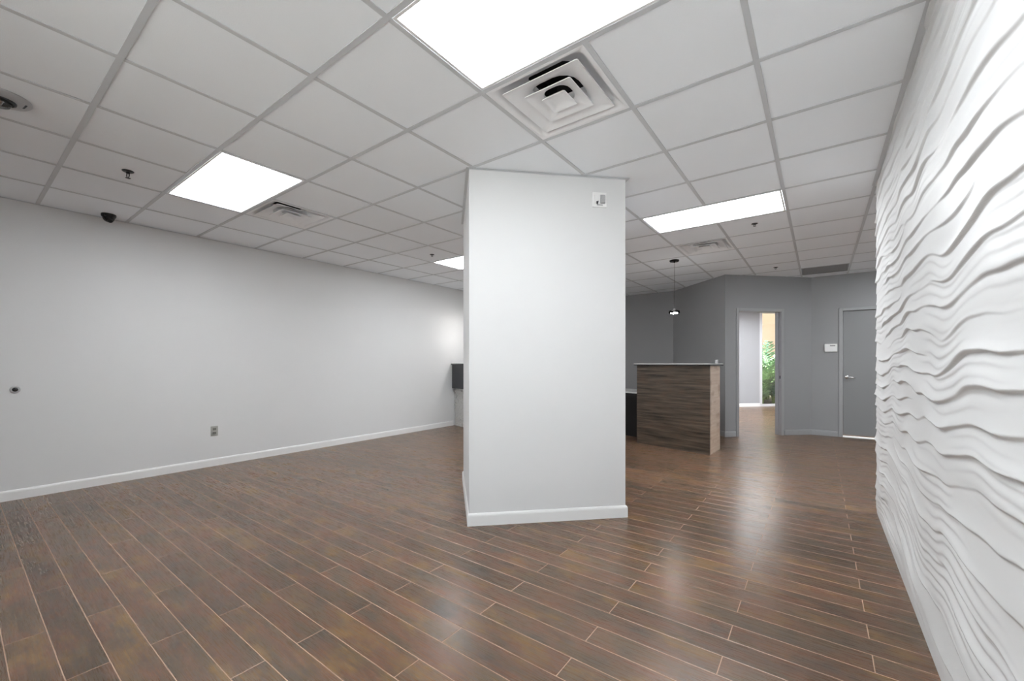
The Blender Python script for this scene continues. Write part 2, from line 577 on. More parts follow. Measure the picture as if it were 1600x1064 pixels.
S2 = math.sqrt(2)
OP_C = (0.235, 1.040, 2.085)      # doorway along the angled wall
OP_D = (0.292 + 0.117, 1.207 + 0.117, 2.08)
wA = wall_seg(0, None, 'wall_far_left', 'dark grey wall behind the reception desk')
wB = wall_seg(1, None, 'wall_angled_left', 'dark grey angled wall turning away left of the open doorway')
wC = wall_seg(2, OP_C, 'wall_angled_right', 'dark grey angled wall pierced by the open doorway')
wD = wall_seg(3, OP_D, 'wall_far_right', 'dark grey wall holding the closed grey door')
wh = struct(MB().box(HALL_R, HALL_R + T, HALL_N - T, FAR, 0, CEIL + 0.008).build('wall_hall_right', 'grey_paint'),
            'dark grey side wall of the passage behind the relief wall', 'wall')
wq = struct(MB().box(RIGHT + 0.14, HALL_R, HALL_N - 0.14, HALL_N, 0, CEIL + 0.008).build('wall_hall_near', 'grey_paint'),
            'dark grey wall at the back of the white relief wall', 'wall')

# ------- relief wall: wind-rippled white panels, real displaced surface
def vnoise(u, v, seed):
    rs = np.random.RandomState(seed)
    g = rs.rand(64, 64) * 2 * PI
    iu, iv = np.floor(u).astype(int), np.floor(v).astype(int)
    fu, fv = u - iu, v - iv
    def dot(di, dj):
        a = g[(iu + di) % 64, (iv + dj) % 64]
        return np.cos(a) * (fu - di) + np.sin(a) * (fv - dj)
    su = fu ** 3 * (fu * (fu * 6 - 15) + 10); sv = fv ** 3 * (fv * (fv * 6 - 15) + 10)
    a = dot(0, 0) * (1 - su) + dot(1, 0) * su
    b = dot(0, 1) * (1 - su) + dot(1, 1) * su
    return (a * (1 - sv) + b * sv) * 1.4

def smooth(a, b, x):
    t = np.clip((x - a) / (b - a), 0, 1)
    return t * t * (3 - 2 * t)

def relief_height(Y, Z):
    w = (0.062 * vnoise(Y * 0.95 + 3.1, Z * 0.8 + 7.7, 3) + 0.036 * vnoise(Y * 2.2 + 1.7, Z * 1.9 + 2.2, 11)
         + 0.030 * vnoise(Y * 0.7 + 5.0, Z * 3.6 + 0.6, 19) + 0.009 * vnoise(Y * 4.6, Z * 4.2 + 9, 5))
    ph = (Z + w) / 0.098
    rs = np.random.RandomState(21)
    calm = np.ones_like(Y)
    for k in range(26):                         # forks: ridge lines that start and end inside the field
        y0, z0 = rs.rand() * 7.2 - 2.6, rs.rand() * 2.7
        sg = 1 if k % 2 else -1
        ph = ph + sg * np.arctan2((Z - z0) * 2.2, (Y - y0)) / (2 * PI)
        calm = calm * (1 - np.exp(-(((Y - y0) / 0.20) ** 2 + ((Z - z0) / 0.055) ** 2)))
    t = ph - np.floor(ph)
    lip = 0.085
    fall = np.clip(t / (1 - lip), 0, 1)
    prof = np.where(t < 1 - lip, (1 - fall) ** 1.15 * (1 - 0.18 * np.sin(PI * fall)), smooth(1 - lip, 1.0, t))
    amp = 0.0092 + 0.0145 * vnoise(Y * 1.7 + 0.4, Z * 5.2 + 5.5, 8)
    amp = np.clip(amp, 0.0012, 0.020) * (0.15 + 0.85 * calm)
    h = prof * amp
    ph2 = (Z + w * 1.18 + 0.018 * vnoise(Y * 1.6 + 8, Z * 3.3 + 1, 17)) / 0.043
    t2 = ph2 - np.floor(ph2)
    soft = np.where(t2 < 0.72, 1 - smooth(0.0, 0.72, t2), smooth(0.72, 1.0, t2))
    a2 = np.clip(0.0010 + 0.0060 * vnoise(Y * 1.2 + 2, Z * 3.6 + 3, 29), 0, 0.0042)
    h = h + soft * a2 * (0.30 + 0.70 * np.clip(1 - prof, 0, 1))
    fade = smooth(0.012, 0.075, Z)
    return h * fade

ys = np.concatenate([np.arange(NEAR, 0.4, 0.03), np.arange(0.4, 2.6, 0.0085), np.arange(2.6, REL_END, 0.0100), [REL_END]])
zs = np.linspace(0.0, CEIL, 780)
YY, ZZ = np.meshgrid(ys, zs, indexing='ij')
HH = relief_height(YY, ZZ)
ny, nz = YY.shape
XX = RIGHT - HH
front = np.stack([XX, YY, ZZ], -1).reshape(-1, 3)
nb = front.shape[0]
back = np.array([(RIGHT + 0.14, ys[0], 0), (RIGHT + 0.14, ys[-1], 0), (RIGHT + 0.14, ys[-1], CEIL), (RIGHT + 0.14, ys[0], CEIL)])
vco = np.concatenate([front, back])
ii, jj = np.meshgrid(np.arange(ny - 1), np.arange(nz - 1), indexing='ij')
q = np.stack([ii * nz + jj, ii * nz + jj + 1, (ii + 1) * nz + jj + 1, (ii + 1) * nz + jj], -1).reshape(-1, 4)
loops = q.ravel().tolist()
starts = list(range(0, len(loops), 4)); totals = [4] * len(starts)
def ngon(idx):
    starts.append(len(loops)); totals.append(len(idx)); loops.extend(idx)
b0, b1, b2, b3 = nb, nb + 1, nb + 2, nb + 3
ngon([b0, b3, b2, b1][::-1])
ngon([(ny - 1) * nz + k for k in range(nz)] + [b2, b1])
ngon([k for k in range(nz - 1, -1, -1)] + [b0, b3])
ngon([i * nz for i in range(ny)] + [b1, b0])
ngon([i * nz + nz - 1 for i in range(ny - 1, -1, -1)] + [b3, b2])
me = bpy.data.meshes.new('wall_right')
me.vertices.add(len(vco)); me.vertices.foreach_set('co', vco.astype(np.float32).ravel())
me.loops.add(len(loops)); me.loops.foreach_set('vertex_index', np.array(loops, dtype=np.int32))
me.polygons.add(len(starts)); me.polygons.foreach_set('loop_start', np.array(starts, dtype=np.int32))
me.polygons.foreach_set('loop_total', np.array(totals, dtype=np.int32))
sm = np.ones(len(starts), dtype=bool); sm[-5:] = False
me.polygons.foreach_set('use_smooth', sm)
me.update(calc_edges=True); me.validate()
me.materials.append(MATS['relief_white'])
wr = struct(place('wall_right', me), 'white sculpted relief wall with wind-rippled wavy ridges', 'wall')

# ------- square column, turned 45 degrees, with baseboards
CX, CY, CL = -2.1055, 2.3113, 1.2323
k_ = CL / S2
colc = (CX, CY + k_)                                  # centre of the square
col = thing('column', 'square pale grey painted column standing mid-room', 'column', (colc[0], colc[1], 0), (0, 0, PI / 4))
col['kind'] = 'structure'
hh = CL / 2
MB().box(-hh, hh, -hh, hh, 0, CEIL - 0.001).build('shaft', 'wall_paint', col, bevel=0.004)

def base_profile(t=0.013, h=0.09):
    return [(0, 0), (t, 0), (t, h - 0.022), (t * 0.86, h - 0.012), (t * 0.5, h - 0.003), (t * 0.15, h), (0, h)]

def baseboard_run(name, pts, mat, parent=None, t=0.013, h=0.09, closed=False):
    """skirting following pts; the room lies to the right of the direction of travel"""
    b = MB()
    n = len(pts)
    prof = base_profile(t, h)
    def off(d):
        if not closed:
            return offset_poly(pts, -d)
        ext = [pts[-1]] + list(pts) + [pts[0]]
        return offset_poly(ext, -d)[1:-1]
    rings_ = []
    offs = [off(d) for d, z in prof]
    for i in range(n):
        rings_.append([(offs[k][i][0], offs[k][i][1], prof[k][1]) for k in range(len(prof))])
    if closed:
        rings_.append(rings_[0]); b.rings(rings_)
    else:
        b.rings(rings_, True, True)
    return b.build(name, mat, parent)

for k in range(4):
    a0 = [(-hh, -hh), (hh, -hh), (hh, hh), (-hh, hh)]
    A, B = a0[k], a0[(k + 1) % 4]
    t = 0.013
    d = Vector((B[0] - A[0], B[1] - A[1])).normalized()
    nrm = Vector((d.y, -d.x))
    b = MB()
    prof = base_profile(t, 0.093)
    b.rings([[(A[0] - d.x * p + nrm.x * p, A[1] - d.y * p + nrm.y * p, z) for p, z in prof],
             [(B[0] + d.x * p + nrm.x * p, B[1] + d.y * p + nrm.y * p, z) for p, z in prof]], True, True)
    b.build('baseboard', 'white_trim', col)
    # wall angle where the shaft meets the ceiling
    g = MB()
    prof = [(0, CEIL - 0.006), (0.004, CEIL - 0.006), (0.004, CEIL - 0.003), (0.022, CEIL - 0.003), (0.022, CEIL - 0.0005), (0, CEIL - 0.0005)]
    g.rings([[(A[0] - d.x * p + nrm.x * p, A[1] - d.y * p + nrm.y * p, z) for p, z in prof],
             [(B[0] + d.x * p + nrm.x * p, B[1] + d.y * p + nrm.y * p, z) for p, z in prof]], True, True)
    g.build('ceiling_angle', 'tee_white', col)

# ------- skirtings of the room
struct(baseboard_run('baseboard_left', [(LEFT, NEAR), (LEFT, 5.86)], 'white_trim'), 'white skirting along the long pale wall', 'baseboard')
dirC = Vector((1, 1)).normalized()
ptC = lambda s: (WP[2][0] + dirC.x * s, WP[2][1] + dirC.y * s)
struct(baseboard_run('baseboard_angled', [WP[0], WP[1], WP[2], ptC(OP_C[0] - 0.05)], 'grey_gloss'), 'grey skirting around the angled wall corner left of the doorway', 'baseboard')
struct(baseboard_run('baseboard_far', [ptC(OP_C[1] + 0.05), WP[3], (0.292 - 0.052, FAR)], 'grey_gloss'), 'grey skirting between the open doorway and the closed door', 'baseboard')
struct(baseboard_run('baseboard_far_end', [(1.207 + 0.05, FAR), (HALL_R, FAR), (HALL_R, HALL_N)], 'grey_gloss'), 'grey skirting in the passage behind the relief wall', 'baseboard')

# ------------------------------------------------------------------ ceiling grid, tiles, fixtures
ceil_poly = [(LEFT - T, NEAR - T), (HALL_R + T, NEAR - T), (HALL_R + T, FAR + T), (LEFT - T, FAR + T)]
ceiling = MB().prism(ceil_poly, CEIL + 0.22, CEIL + 0.30).build('ceiling', 'slab_grey')
struct(ceiling, 'suspended ceiling of white square tiles in a metal grid', 'ceiling')
TEE_Z = CEIL - 0.001
LIGHTS = [(0, -2, 0), (3, 5, 0), (3, 5, 5), (-2, 0, 5), (-6, -4, 6), (-6, -4, 10)]  # last two are unseen, added to brighten the far grey walls
LIGHTS = [(min(a, b), max(a, b), j) for a, b, j in LIGHTS]
VENTS = [(-1, 1), (4, 1), (-1, 7)]           # (i, j): cell i..i+1, j..j+1
RETURN = (-3, 11)
taken = set()
for a, b, j in LIGHTS:
    for i in range(a, b): taken.add((i, j))
for v in VENTS + [RETURN]: taken.add(v)

tile_me = {}
def tile_mesh(w, d):
    key = (round(w, 4), round(d, 4))
    if key not in tile_me:
        h, g, e = w / 2, d / 2, 0.0095
        b = MB()
        b.rings([[(-h + 0.003, -g + 0.003, 0.018), (h - 0.003, -g + 0.003, 0.018), (h - 0.003, g - 0.003, 0.018), (-h + 0.003, g - 0.003, 0.018)],
                 [(-h + 0.003, -g + 0.003, 0.0035), (h - 0.003, -g + 0.003, 0.0035), (h - 0.003, g - 0.003, 0.0035), (-h + 0.003, g - 0.003, 0.0035)]], True, True)
        tile_me[key] = b.mesh('ceiling_tile', 'tile_white')
    return tile_me[key]

def add_tile(x0, x1, y0, y1):
    place('ceiling_tile', tile_mesh(x1 - x0, y1 - y0), ceiling, ((x0 + x1) / 2, (y0 + y1) / 2, CEIL))

for i in range(-3, 7):
    xa = LEFT if i == 6 else gx(i + 1)
    xb = gx(i)
    for j in range(-6, 13):
        if (i, j) in taken: continue
        add_tile(xa, xb, gy(j), FAR if j == 12 else gy(j + 1))
for i in range(-6, -3):
    for j in range(5, 13):
        if (i, j) in taken: continue
        add_tile(gx(i + 1), gx(i), HALL_N if j == 5 else gy(j), FAR if j == 12 else gy(j + 1))

TW = 0.0125
def tee_prof_mesh(length, w=TW):
    b = MB()
    h = length / 2
    b.box(-h, h, -w, w, 0, 0.003)
    b.box(-h, h, -0.004, 0.004, 0.003, 0.035)
    return b.mesh('tee', 'tee_white')
m_full = tee_prof_mesh(gx(-3) - LEFT, 0.0135)
m_hall = tee_prof_mesh(HALL_R - LEFT, 0.0135)
for j in range(-5, 13):
    if j <= 5:
        place('main_tee', m_full, ceiling, ((LEFT + gx(-3)) / 2, gy(j), TEE_Z))
    else:
        place('main_tee', m_hall, ceiling, ((LEFT + HALL_R) / 2, gy(j), TEE_Z))
m_cross = tee_prof_mesh(TILE - 0.027)
m_cut = tee_prof_mesh(FAR - gy(12) - 0.0135)
skip = set()
for a, b, j in LIGHTS:
    for i in range(a + 1, b): skip.add((i, j))
for i in range(-5, 7):
    for j in range(-6, 13):
        if i < -3 and j < 6: continue
        if (i, j) in skip: continue
        if j == 12:
            place('cross_tee', m_cut, ceiling, (gx(i), (gy(12) + 0.0135 + FAR) / 2, TEE_Z), (0, 0, PI / 2))
        else:
            place('cross_tee', m_cross, ceiling, (gx(i), gy(j) + TILE / 2, TEE_Z), (0, 0, PI / 2))
# perimeter angle along the long walls
for nm, bx in (('wall_angle', (LEFT, LEFT + 0.02, NEAR, FAR)), ('wall_angle', (RIGHT - 0.030, RIGHT, NEAR, REL_END))):
    MB().box(bx[0], bx[1], bx[2], bx[3], CEIL - 0.0025, CEIL + 0.0).build(nm, 'tee_white', ceiling)

# ------- recessed light panels
def make_light():
    t = thing('ceiling_light', 'x', 'ceiling light')
    W, D = 2 * TILE - 0.030, TILE - 0.030
    b = MB()
    w, d = W / 2, D / 2
    def rect(w, d, z): return [(-w, -d, z), (w, -d, z), (w, d, z), (-w, d, z)]
    b.rings([rect(w, d, 0.016), rect(w, d, -0.001), rect(w - 0.014, d - 0.014, -0.001), rect(w - 0.017, d - 0.017, 0.009), rect(w - 0.017, d - 0.017, 0.016)])
    b.build('frame', 'fixture_white', t)
    p = MB()
    p.rings([rect(w - 0.016, d - 0.016, 0.07), rect(w - 0.016, d - 0.016, 0.011)], True, True)
    p.build('diffuser_panel', 'panel_light', t)
    return t
light0 = make_light()
LBL = ['bright rectangular light panel cut by the top edge, beside the largest square air diffuser',
       'bright rectangular light panel nearest the long left wall and dome camera',
       'small triangle of lit ceiling panel showing left of the column',
       'bright rectangular light panel above the reception desk area',
       'nearer added ceiling light panel in the passage behind the relief wall', 'farther added ceiling light panel in the passage behind the relief wall']
for n, (a, b, j) in enumerate(LIGHTS):
    o = light0 if n == 0 else copy_tree(light0)
    o.location = ((gx(a) + gx(b)) / 2, gy(j) + TILE / 2, CEIL)
    o['label'] = LBL[n]; o['group'] = 'ceiling light panels'

# ------- square cone air diffusers
def sq(h, z, r=0.0, n=5):
    """rounded square ring"""
    if r <= 0: r = 0.0005
    pts = []
    for cx, cy, a0 in ((h - r, h - r, 0), (-h + r, h - r, PI / 2), (-h + r, -h + r, PI), (h - r, -h + r, 1.5 * PI)):
        for k in range(n):
            a = a0 + PI / 2 * k / (n - 1)
            pts.append((cx + r * math.cos(a), cy + r * math.sin(a), z))
    return pts

def circ(r, z, n=20):
    return [(r * math.cos(2 * PI * k / n + PI / 4 / 5 * 0 + 0.0), r * math.sin(2 * PI * k / n), z) for k in range(n)]

def make_vent():
    t = thing('air_diffuser', 'x', 'air diffuser')
    h = TILE / 2 - 0.014
    b = MB()
    # pan: flat border, rounded slope up to a round neck
    ring_c = lambda r, z: [(r * math.cos(a), r * math.sin(a), z) for a in [math.atan2(p[1], p[0]) for p in sq(0.2, 0, 0.06)]]
    b.rings([sq(h, 0.014, 0.002), sq(h, -0.001, 0.002), sq(h - 0.014, -0.001, 0.004), sq(0.268, 0.002, 0.03), sq(0.256, 0.012, 0.045), sq(0.240, 0.044, 0.07), sq(0.215, 0.076, 0.11), ring_c(0.192, 0.088), ring_c(0.178, 0.090), ring_c(0.176, 0.125)])
    b.build('pan', 'diffuser_white', t, smooth=True, sharp=0.6)
    d = MB()
    d.rings([ring_c(0.1765, 0.125), ring_c(0.1765, 0.20)], False, True)
    d.build('duct_neck', 'plenum_black', t, smooth=False)
    for k, (s_, i_, zt) in enumerate(((0.226, 0.140, 0.002), (0.140, 0.078, -0.002))):
        c = MB()
        m_ = (s_ + i_) / 2
        c.rings([sq(i_, zt + 0.030, i_ * 0.72), sq(i_ + 0.012, zt + 0.022, i_ * 0.55), sq(m_, zt + 0.012, 0.040), sq(s_ - 0.014, zt + 0.003, 0.018), sq(s_, zt - 0.004, 0.010), sq(s_ + 0.001, zt + 0.000, 0.010), sq(s_ - 0.014, zt + 0.007, 0.018), sq(m_, zt + 0.016, 0.040), sq(i_ + 0.010, zt + 0.026, i_ * 0.55), sq(i_ - 0.002, zt + 0.034, i_ * 0.72), sq(i_, zt + 0.030, i_ * 0.72)])
        c.build('cone', 'diffuser_white', t, smooth=True, sharp=0.9)
    c = MB()
    c.rings([sq(0.030, 0.022, 0.01), sq(0.058, 0.008, 0.01), sq(0.072, -0.006, 0.008), sq(0.070, -0.009, 0.008), sq(0.052, 0.001, 0.01), sq(0.026, 0.005, 0.01)], True, True)
    c.build('centre_cone', 'diffuser_white', t, smooth=True, sharp=0.9)
    return t
vent0 = make_vent()
VL = ['large square cone air diffuser against the brightest ceiling panel, nearest the viewpoint',
      'square cone air diffuser touching the light panel near the long left wall',
      'square cone air diffuser near the pendant lamp and reception desk']
for n, (i, j) in enumerate(VENTS):
    o = vent0 if n == 0 else copy_tree(vent0)
    o.location = (gx(i) - TILE / 2, gy(j) + TILE / 2, CEIL)
    o['label'] = VL[n]; o['group'] = 'square air diffusers in the ceiling'

# ------- grey return air opening near the far door
i, j = RETURN
rt = thing('return_grille', 'dark grey return air grille set in the ceiling before the closed door', 'air grille', (gx(i) - TILE / 2, gy(j) + TILE / 2, CEIL))
h = TILE / 2 - 0.014
b = MB()
b.rings([sq(h, 0.012, 0.002), sq(h, -0.001, 0.002), sq(h - 0.02, -0.001, 0.002), sq(h - 0.02, 0.012, 0.002)])
b.build('frame', 'grille_grey', rt)
b = MB()
b.rings([sq(h - 0.02, 0.012, 0.002), sq(h - 0.02, 0.10, 0.002)], False, True)
b.build('recess', 'grille_grey', rt)
bl = MB().box(-h + 0.02, h - 0.02, -0.001, 0.001, 0, 0.014).mesh('blade', 'grille_grey')
for k in range(22):
    place('blade', bl, rt, (0, -h + 0.045 + k * (2 * h - 0.09) / 21, 0.002), (math.radians(38), 0, 0))

# ------------------------------------------------------------------ ceiling and wall devices
def make_sprinkler(dark):
    t = thing('sprinkler', 'x', 'sprinkler')
    m = 'dark_metal' if dark else 'chrome'
    MB().lathe([(0.036, 0.0), (0.036, -0.003), (0.030, -0.008), (0.018, -0.009)], 24).build('escutcheon', m if dark else 'grey_plastic', t, smooth=True, sharp=0.7)
    MB().lathe([(0.012, -0.008), (0.012, -0.020), (0.009, -0.022)], 12).build('body', m, t)
    for s_ in (-1, 1):
        MB().tube([(s_ * 0.010, 0, -0.020), (s_ * 0.015, 0, -0.032), (s_ * 0.011, 0, -0.044), (0, 0, -0.052)], 0.003, 6).build('frame_arm', m, t)
    MB().tube([(0, 0, -0.02), (0, 0, -0.05)], 0.0025, 6).build('bulb', 'grey_plastic', t)
    d = MB()
    n = 12
    out = []
    for k in range(n * 2):
        r = 0.017 if k % 2 else 0.012
        out.append((r * math.cos(PI * k / n), r * math.sin(PI * k / n)))
    d.prism(out, -0.0545, -0.0525)
    d.build('deflector', m, t)
    return t
spr0 = make_sprinkler(True)
SPR = [((-4.215, 0.812), 'black sprinkler head hanging from the ceiling near the dome camera'),
       ((-4.179, 3.856), 'small sprinkler head beside the sliver of light panel left of the column'),
       ((-0.547, 5.003), 'sprinkler head just past the light panel right of the pendant'),
       ((-0.539, 7.475), 'sprinkler head on the ceiling just before the open doorway')]
for n, ((x, y), lb) in enumerate(SPR):
    o = spr0 if n == 0 else copy_tree(spr0)
    o.location = (x, y, CEIL + 0.0035); o.rotation_euler = (0, 0, 0.4 + n)
    if n: o.scale = (0.85, 0.85, 0.5)
    o['label'] = lb; o['group'] = 'ceiling sprinkler heads'

# dome camera
dc = thing('dome_camera', 'black dome security camera on the ceiling by the long wall', 'camera', (-5.60, 0.937, CEIL + 0.0035))
MB().lathe([(0.056, 0), (0.057, -0.012), (0.052, -0.026), (0.046, -0.030)], 28).build('base', 'black_plastic', dc, smooth=True, sharp=0.7)
MB().lathe([(0.046, -0.028)] + [(0.046 * math.cos(a), -0.030 - 0.046 * math.sin(a)) for a in np.linspace(0.0, 1.5, 9)], 28).build('dome', 'black_plastic', dc, smooth=True)
e = MB().lathe([(0.021, 0), (0.021, 0.020), (0.018, 0.024), (0.013, 0.022)], 20)
e.build('eye', 'dark_metal', dc, (0.018, 0.012, -0.058), (math.radians(118), 0, math.radians(60)), smooth=True, sharp=0.7)

# round ceiling strobe at the left edge
rd = thing('ceiling_strobe', 'round grey ceiling alarm with clear lens cut by the left edge', 'alarm', (-3.60, 0.17, CEIL + 0.0035))
MB().lathe([(0.118, 0), (0.119, -0.006), (0.112, -0.013), (0.085, -0.019), (0.062, -0.021)], 40).build('housing', 'grey_plastic', rd, smooth=True, sharp=0.7)
MB().lathe([(0.062, -0.020), (0.060, -0.027), (0.052, -0.030), (0.046, -0.026)], 32).build('lens_ring', 'dark_metal', rd, smooth=True, sharp=0.7)
MB().lathe([(0.044, -0.024), (0.042, -0.040), (0.034, -0.052), (0.016, -0.058)], 24).build('lens', 'lamp_glass', rd, smooth=True)
MB().lathe([(0.030, -0.022), (0.012, -0.028), (0.006, -0.046)], 12).build('flash_tube', 'chrome', rd, smooth=True)
MB().box(-0.026, 0.026, -0.004, 0.004, -0.0215, -0.018).build('slot', 'dark_metal', rd, (0.010, 0.088, 0.002), (0, 0, 0.15))

# alarm strobe on the column face
nx, ny_ = 1 / S2, -1 / S2
st = thing('wall_strobe', 'white square alarm strobe high on the column face', 'alarm', (-1.389 + nx * 0.001, 3.0275 + ny_ * 0.001, 2.488), (0, 0, PI / 4))
MB().box(-0.058, 0.058, -0.012, 0, -0.058, 0.058).build('back_plate', 'white_plastic', st, bevel=0.003)
MB().box(-0.045, -0.012, -0.024, -0.012, -0.030, 0.036).build('sounder', 'white_plastic', st, bevel=0.004)
lens = MB().rings([[(0.004, -0.012, -0.032), (0.044, -0.012, -0.032), (0.044, -0.012, 0.040), (0.004, -0.012, 0.040)],
                   [(0.010, -0.030, -0.026), (0.038, -0.030, -0.026), (0.038, -0.030, 0.030), (0.010, -0.030, 0.030)]], True, True)
lens.build('lens', 'grey_plastic', st, bevel=0.004)
MB().prism([(-0.034, -0.021), (-0.012, -0.013), (-0.020, -0.040)], 0, 0.0125).build('warning_mark', 'dark_metal', st, (0, -0.0125, 0), (PI / 2, 0, 0))
MB().box(-0.022, 0.024, -0.0155, -0.012, -0.046, -0.038).build('label_strip', 'grey_plastic', st)

# wall grommet and outlet on the long wall
wg = thing('wall_grommet', 'small round grey cover with dark centre on the long wall', 'grommet', (LEFT, 0.356, 0.978), (0, PI / 2, 0))
MB().lathe([(0.032, 0), (0.032, 0.006), (0.027, 0.012), (0.019, 0.012), (0.017, 0.004)], 28).build('ring', 'grey_plastic', wg, smooth=True, sharp=0.6)
MB().lathe([(0.0175, 0.001), (0.0165, 0.008), (0.010, 0.0125), (0.004, 0.0135)], 20).build('plug', 'black_plastic', wg, smooth=True, sharp=0.8)

ol = thing('power_outlet', 'small beige power outlet low on the long wall', 'outlet', (LEFT, 1.874, 0.411))
MB().box(0, 0.006, -0.036, 0.036, -0.058, 0.058).build('cover_plate', 'ivory_plastic', ol, bevel=0.002)
for sz in (-1, 1):
    r = MB().box(0.006, 0.009, -0.017, 0.017, sz * 0.023 - 0.014, sz * 0.023 + 0.014).build('receptacle', 'ivory_dark', ol, bevel=0.002)
    for sy in (-1, 1):
        MB().box(0.009, 0.0095, sy * 0.007 - 0.0015, sy * 0.007 + 0.0015, sz * 0.023 - 0.003, sz * 0.023 + 0.007).build('slot', 'black_plastic', r)

# thermostat beside the closed door
th_ = thing('wall_keypad', 'white rectangular control unit on the grey wall beside the closed door', 'control panel', (0.148, FAR, 1.466))
MB().box(-0.084, 0.084, -0.026, 0, -0.066, 0.066).build('case', 'white_plastic', th_, bevel=0.006)
MB().box(-0.012, 0.058, -0.0275, -0.025, 0.028, 0.044).build('display', 'grille_grey', th_)

# ------------------------------------------------------------------ doors
def frame_strips(parent, w, ht, t, mat, face=0.05, proud=0.012):
    """steel frame round an opening 0..w, wall from y=0 (room) to y=t"""
    MB().box(-face, 0.0, -proud, t + proud, 0, ht + face).build('jamb', mat, parent, bevel=0.003)
    MB().box(w, w + face, -proud, t + proud, 0, ht + face).build('jamb', mat, parent, bevel=0.003)
    MB().box(0, w, -proud, t + proud, ht, ht + face).build('head', mat, parent, bevel=0.003)

d1 = thing('door_1', 'grey steel frame of the open doorway leading to the bright back room', 'doorway', (*ptC(OP_C[0] + 0.012), 0), (0, 0, PI / 4))
d1['kind'] = 'structure'
w1 = OP_C[1] - OP_C[0] - 0.024
frame_strips(d1, w1, OP_C[2] - 0.012, T, 'grey_gloss')
MB().box(w1 - 0.012, w1, 0.045, 0.075, 0, OP_C[2] - 0.02).build('stop', 'grey_gloss', d1)
MB().box(w1 - 0.0015, w1 + 0.0005, 0.012, 0.030, 0.95, 1.00).build('strike_plate', 'dark_metal', d1)

d2 = thing('door_2', 'closed flush grey door with a chrome lever beside the relief wall', 'door', (0.292 + 0.012, FAR, 0))
d2['kind'] = 'structure'
w2 = 0.915 - 0.024
frame_strips(d2, w2, OP_D[2] - 0.012, T, 'grey_gloss')
leaf = MB().box(0.004, w2 - 0.004, 0.018, 0.062, 0.044, OP_D[2] - 0.016).build('leaf', 'grey_door', d2, bevel=0.002)
MB().box(0.002, w2 - 0.002, -0.004, T + 0.004, 0.0, 0.010).build('light_gap_strip', 'white_trim', d2)  # white strip added for the light showing under the leaf
hd = MB().lathe([(0.026, 0), (0.026, 0.008), (0.020, 0.012), (0.011, 0.013), (0.010, 0.045), (0.004, 0.047)], 24)
hd.build('rose', 'chrome', leaf, (0.052, 0.018, 0.985), (PI / 2, 0, 0), smooth=True, sharp=0.7)
MB().tube([(0.052, -0.025, 0.985), (0.075, -0.030, 0.985), (0.120, -0.028, 0.981), (0.160, -0.024, 0.974)], [0.010, 0.010, 0.009, 0.006], 10).build('lever', 'chrome', leaf, smooth=True)

# ------------------------------------------------------------------ reception desk
P1, P2, P3 = (-2.248, 6.258), (-1.165, 5.946), (-1.132, 6.471)
fd = Vector((P2[0] - P1[0], P2[1] - P1[1])); FL = fd.length; fa = math.atan2(fd.y, fd.x); fd.normalize()
fn = Vector((-fd.y, fd.x))                                    # away from the viewer
P4 = (P1[0] + fn.x * 0.42, P1[1] + fn.y * 0.42)
desk = thing('reception_desk', 'tall dark wood-fronted reception desk with a pale stone ledge', 'reception desk', (P1[0], P1[1], 0), (0, 0, fa))
def dl(p):
    v = Vector((p[0] - P1[0], p[1] - P1[1]))
    return (v.dot(fd), v.dot(fn))
L1_, L2_, L3_, L4_ = dl(P1), dl(P2), dl(P3), dl(P4)
TOPB = 1.180
# front cladding: level boards stacked, hairline joints
nb_ = 8
hb = TOPB / nb_
for k in range(nb_):
    MB().box(0, FL, 0, 0.02, k * hb + 0.0006, (k + 1) * hb - 0.0006).build('front_board', 'desk_wood', desk)
sdv = Vector((L3_[0] - L2_[0], L3_[1] - L2_[1])); sdn = sdv.normalized(); snn = Vector((-sdn.y, sdn.x))
ev = lambda p, a, b: (p[0] + sdn.x * a + snn.x * b, p[1] + sdn.y * a + snn.y * b)
s0 = (L2_[0], L2_[1] + 0.0205)
MB().prism([s0, L3_, ev(L3_, 0, 0.02), (s0[0] + snn.x * 0.02, s0[1])], 0.0, TOPB).build('side_panel', 'desk_wood_lit_side', desk)
MB().prism([(0.002, 0.0205), (FL - 0.03, 0.0205), ev(L3_, -0.01, 0.021), (L4_[0] + 0.002, L4_[1])], 0.0, TOPB).build('body', 'black_laminate', desk)
ov = 0.035
MB().prism([(-ov, -ov), (L2_[0] + 0.03, -ov), (L3_[0] + ov, L3_[1] + 0.03), (-ov, L4_[1] + 0.03)], TOPB, TOPB + 0.016).build('ledge', 'counter_dark', desk, bevel=0.003)  # dark strip below the stone: shade on the ledge edge put into colour
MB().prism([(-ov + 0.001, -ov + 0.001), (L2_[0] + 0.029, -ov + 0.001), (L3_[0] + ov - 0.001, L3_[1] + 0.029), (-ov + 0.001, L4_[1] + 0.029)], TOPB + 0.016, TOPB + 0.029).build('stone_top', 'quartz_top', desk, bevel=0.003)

# low work desk continuing left of the panel
LOWX = -1.55
low = thing('work_desk', 'low black-fronted work desk with pale top left of the tall desk panel', 'desk', (P1[0], P1[1], 0), (0, 0, fa))
MB().box(LOWX, -0.004, 0.06, 0.70, 0.742, 0.765).build('worktop', 'worktop_pale', low, bevel=0.003)
MB().box(LOWX, -0.004, 0.40, 0.43, 0.0, 0.742).build('modesty_panel', 'black_laminate', low)
MB().box(LOWX, LOWX + 0.03, 0.08, 0.40, 0.0, 0.742).build('end_panel', 'black_laminate', low)
MB().box(LOWX + 0.03, -0.004, 0.075, 0.095, 0.68, 0.742).build('apron', 'black_laminate', low)

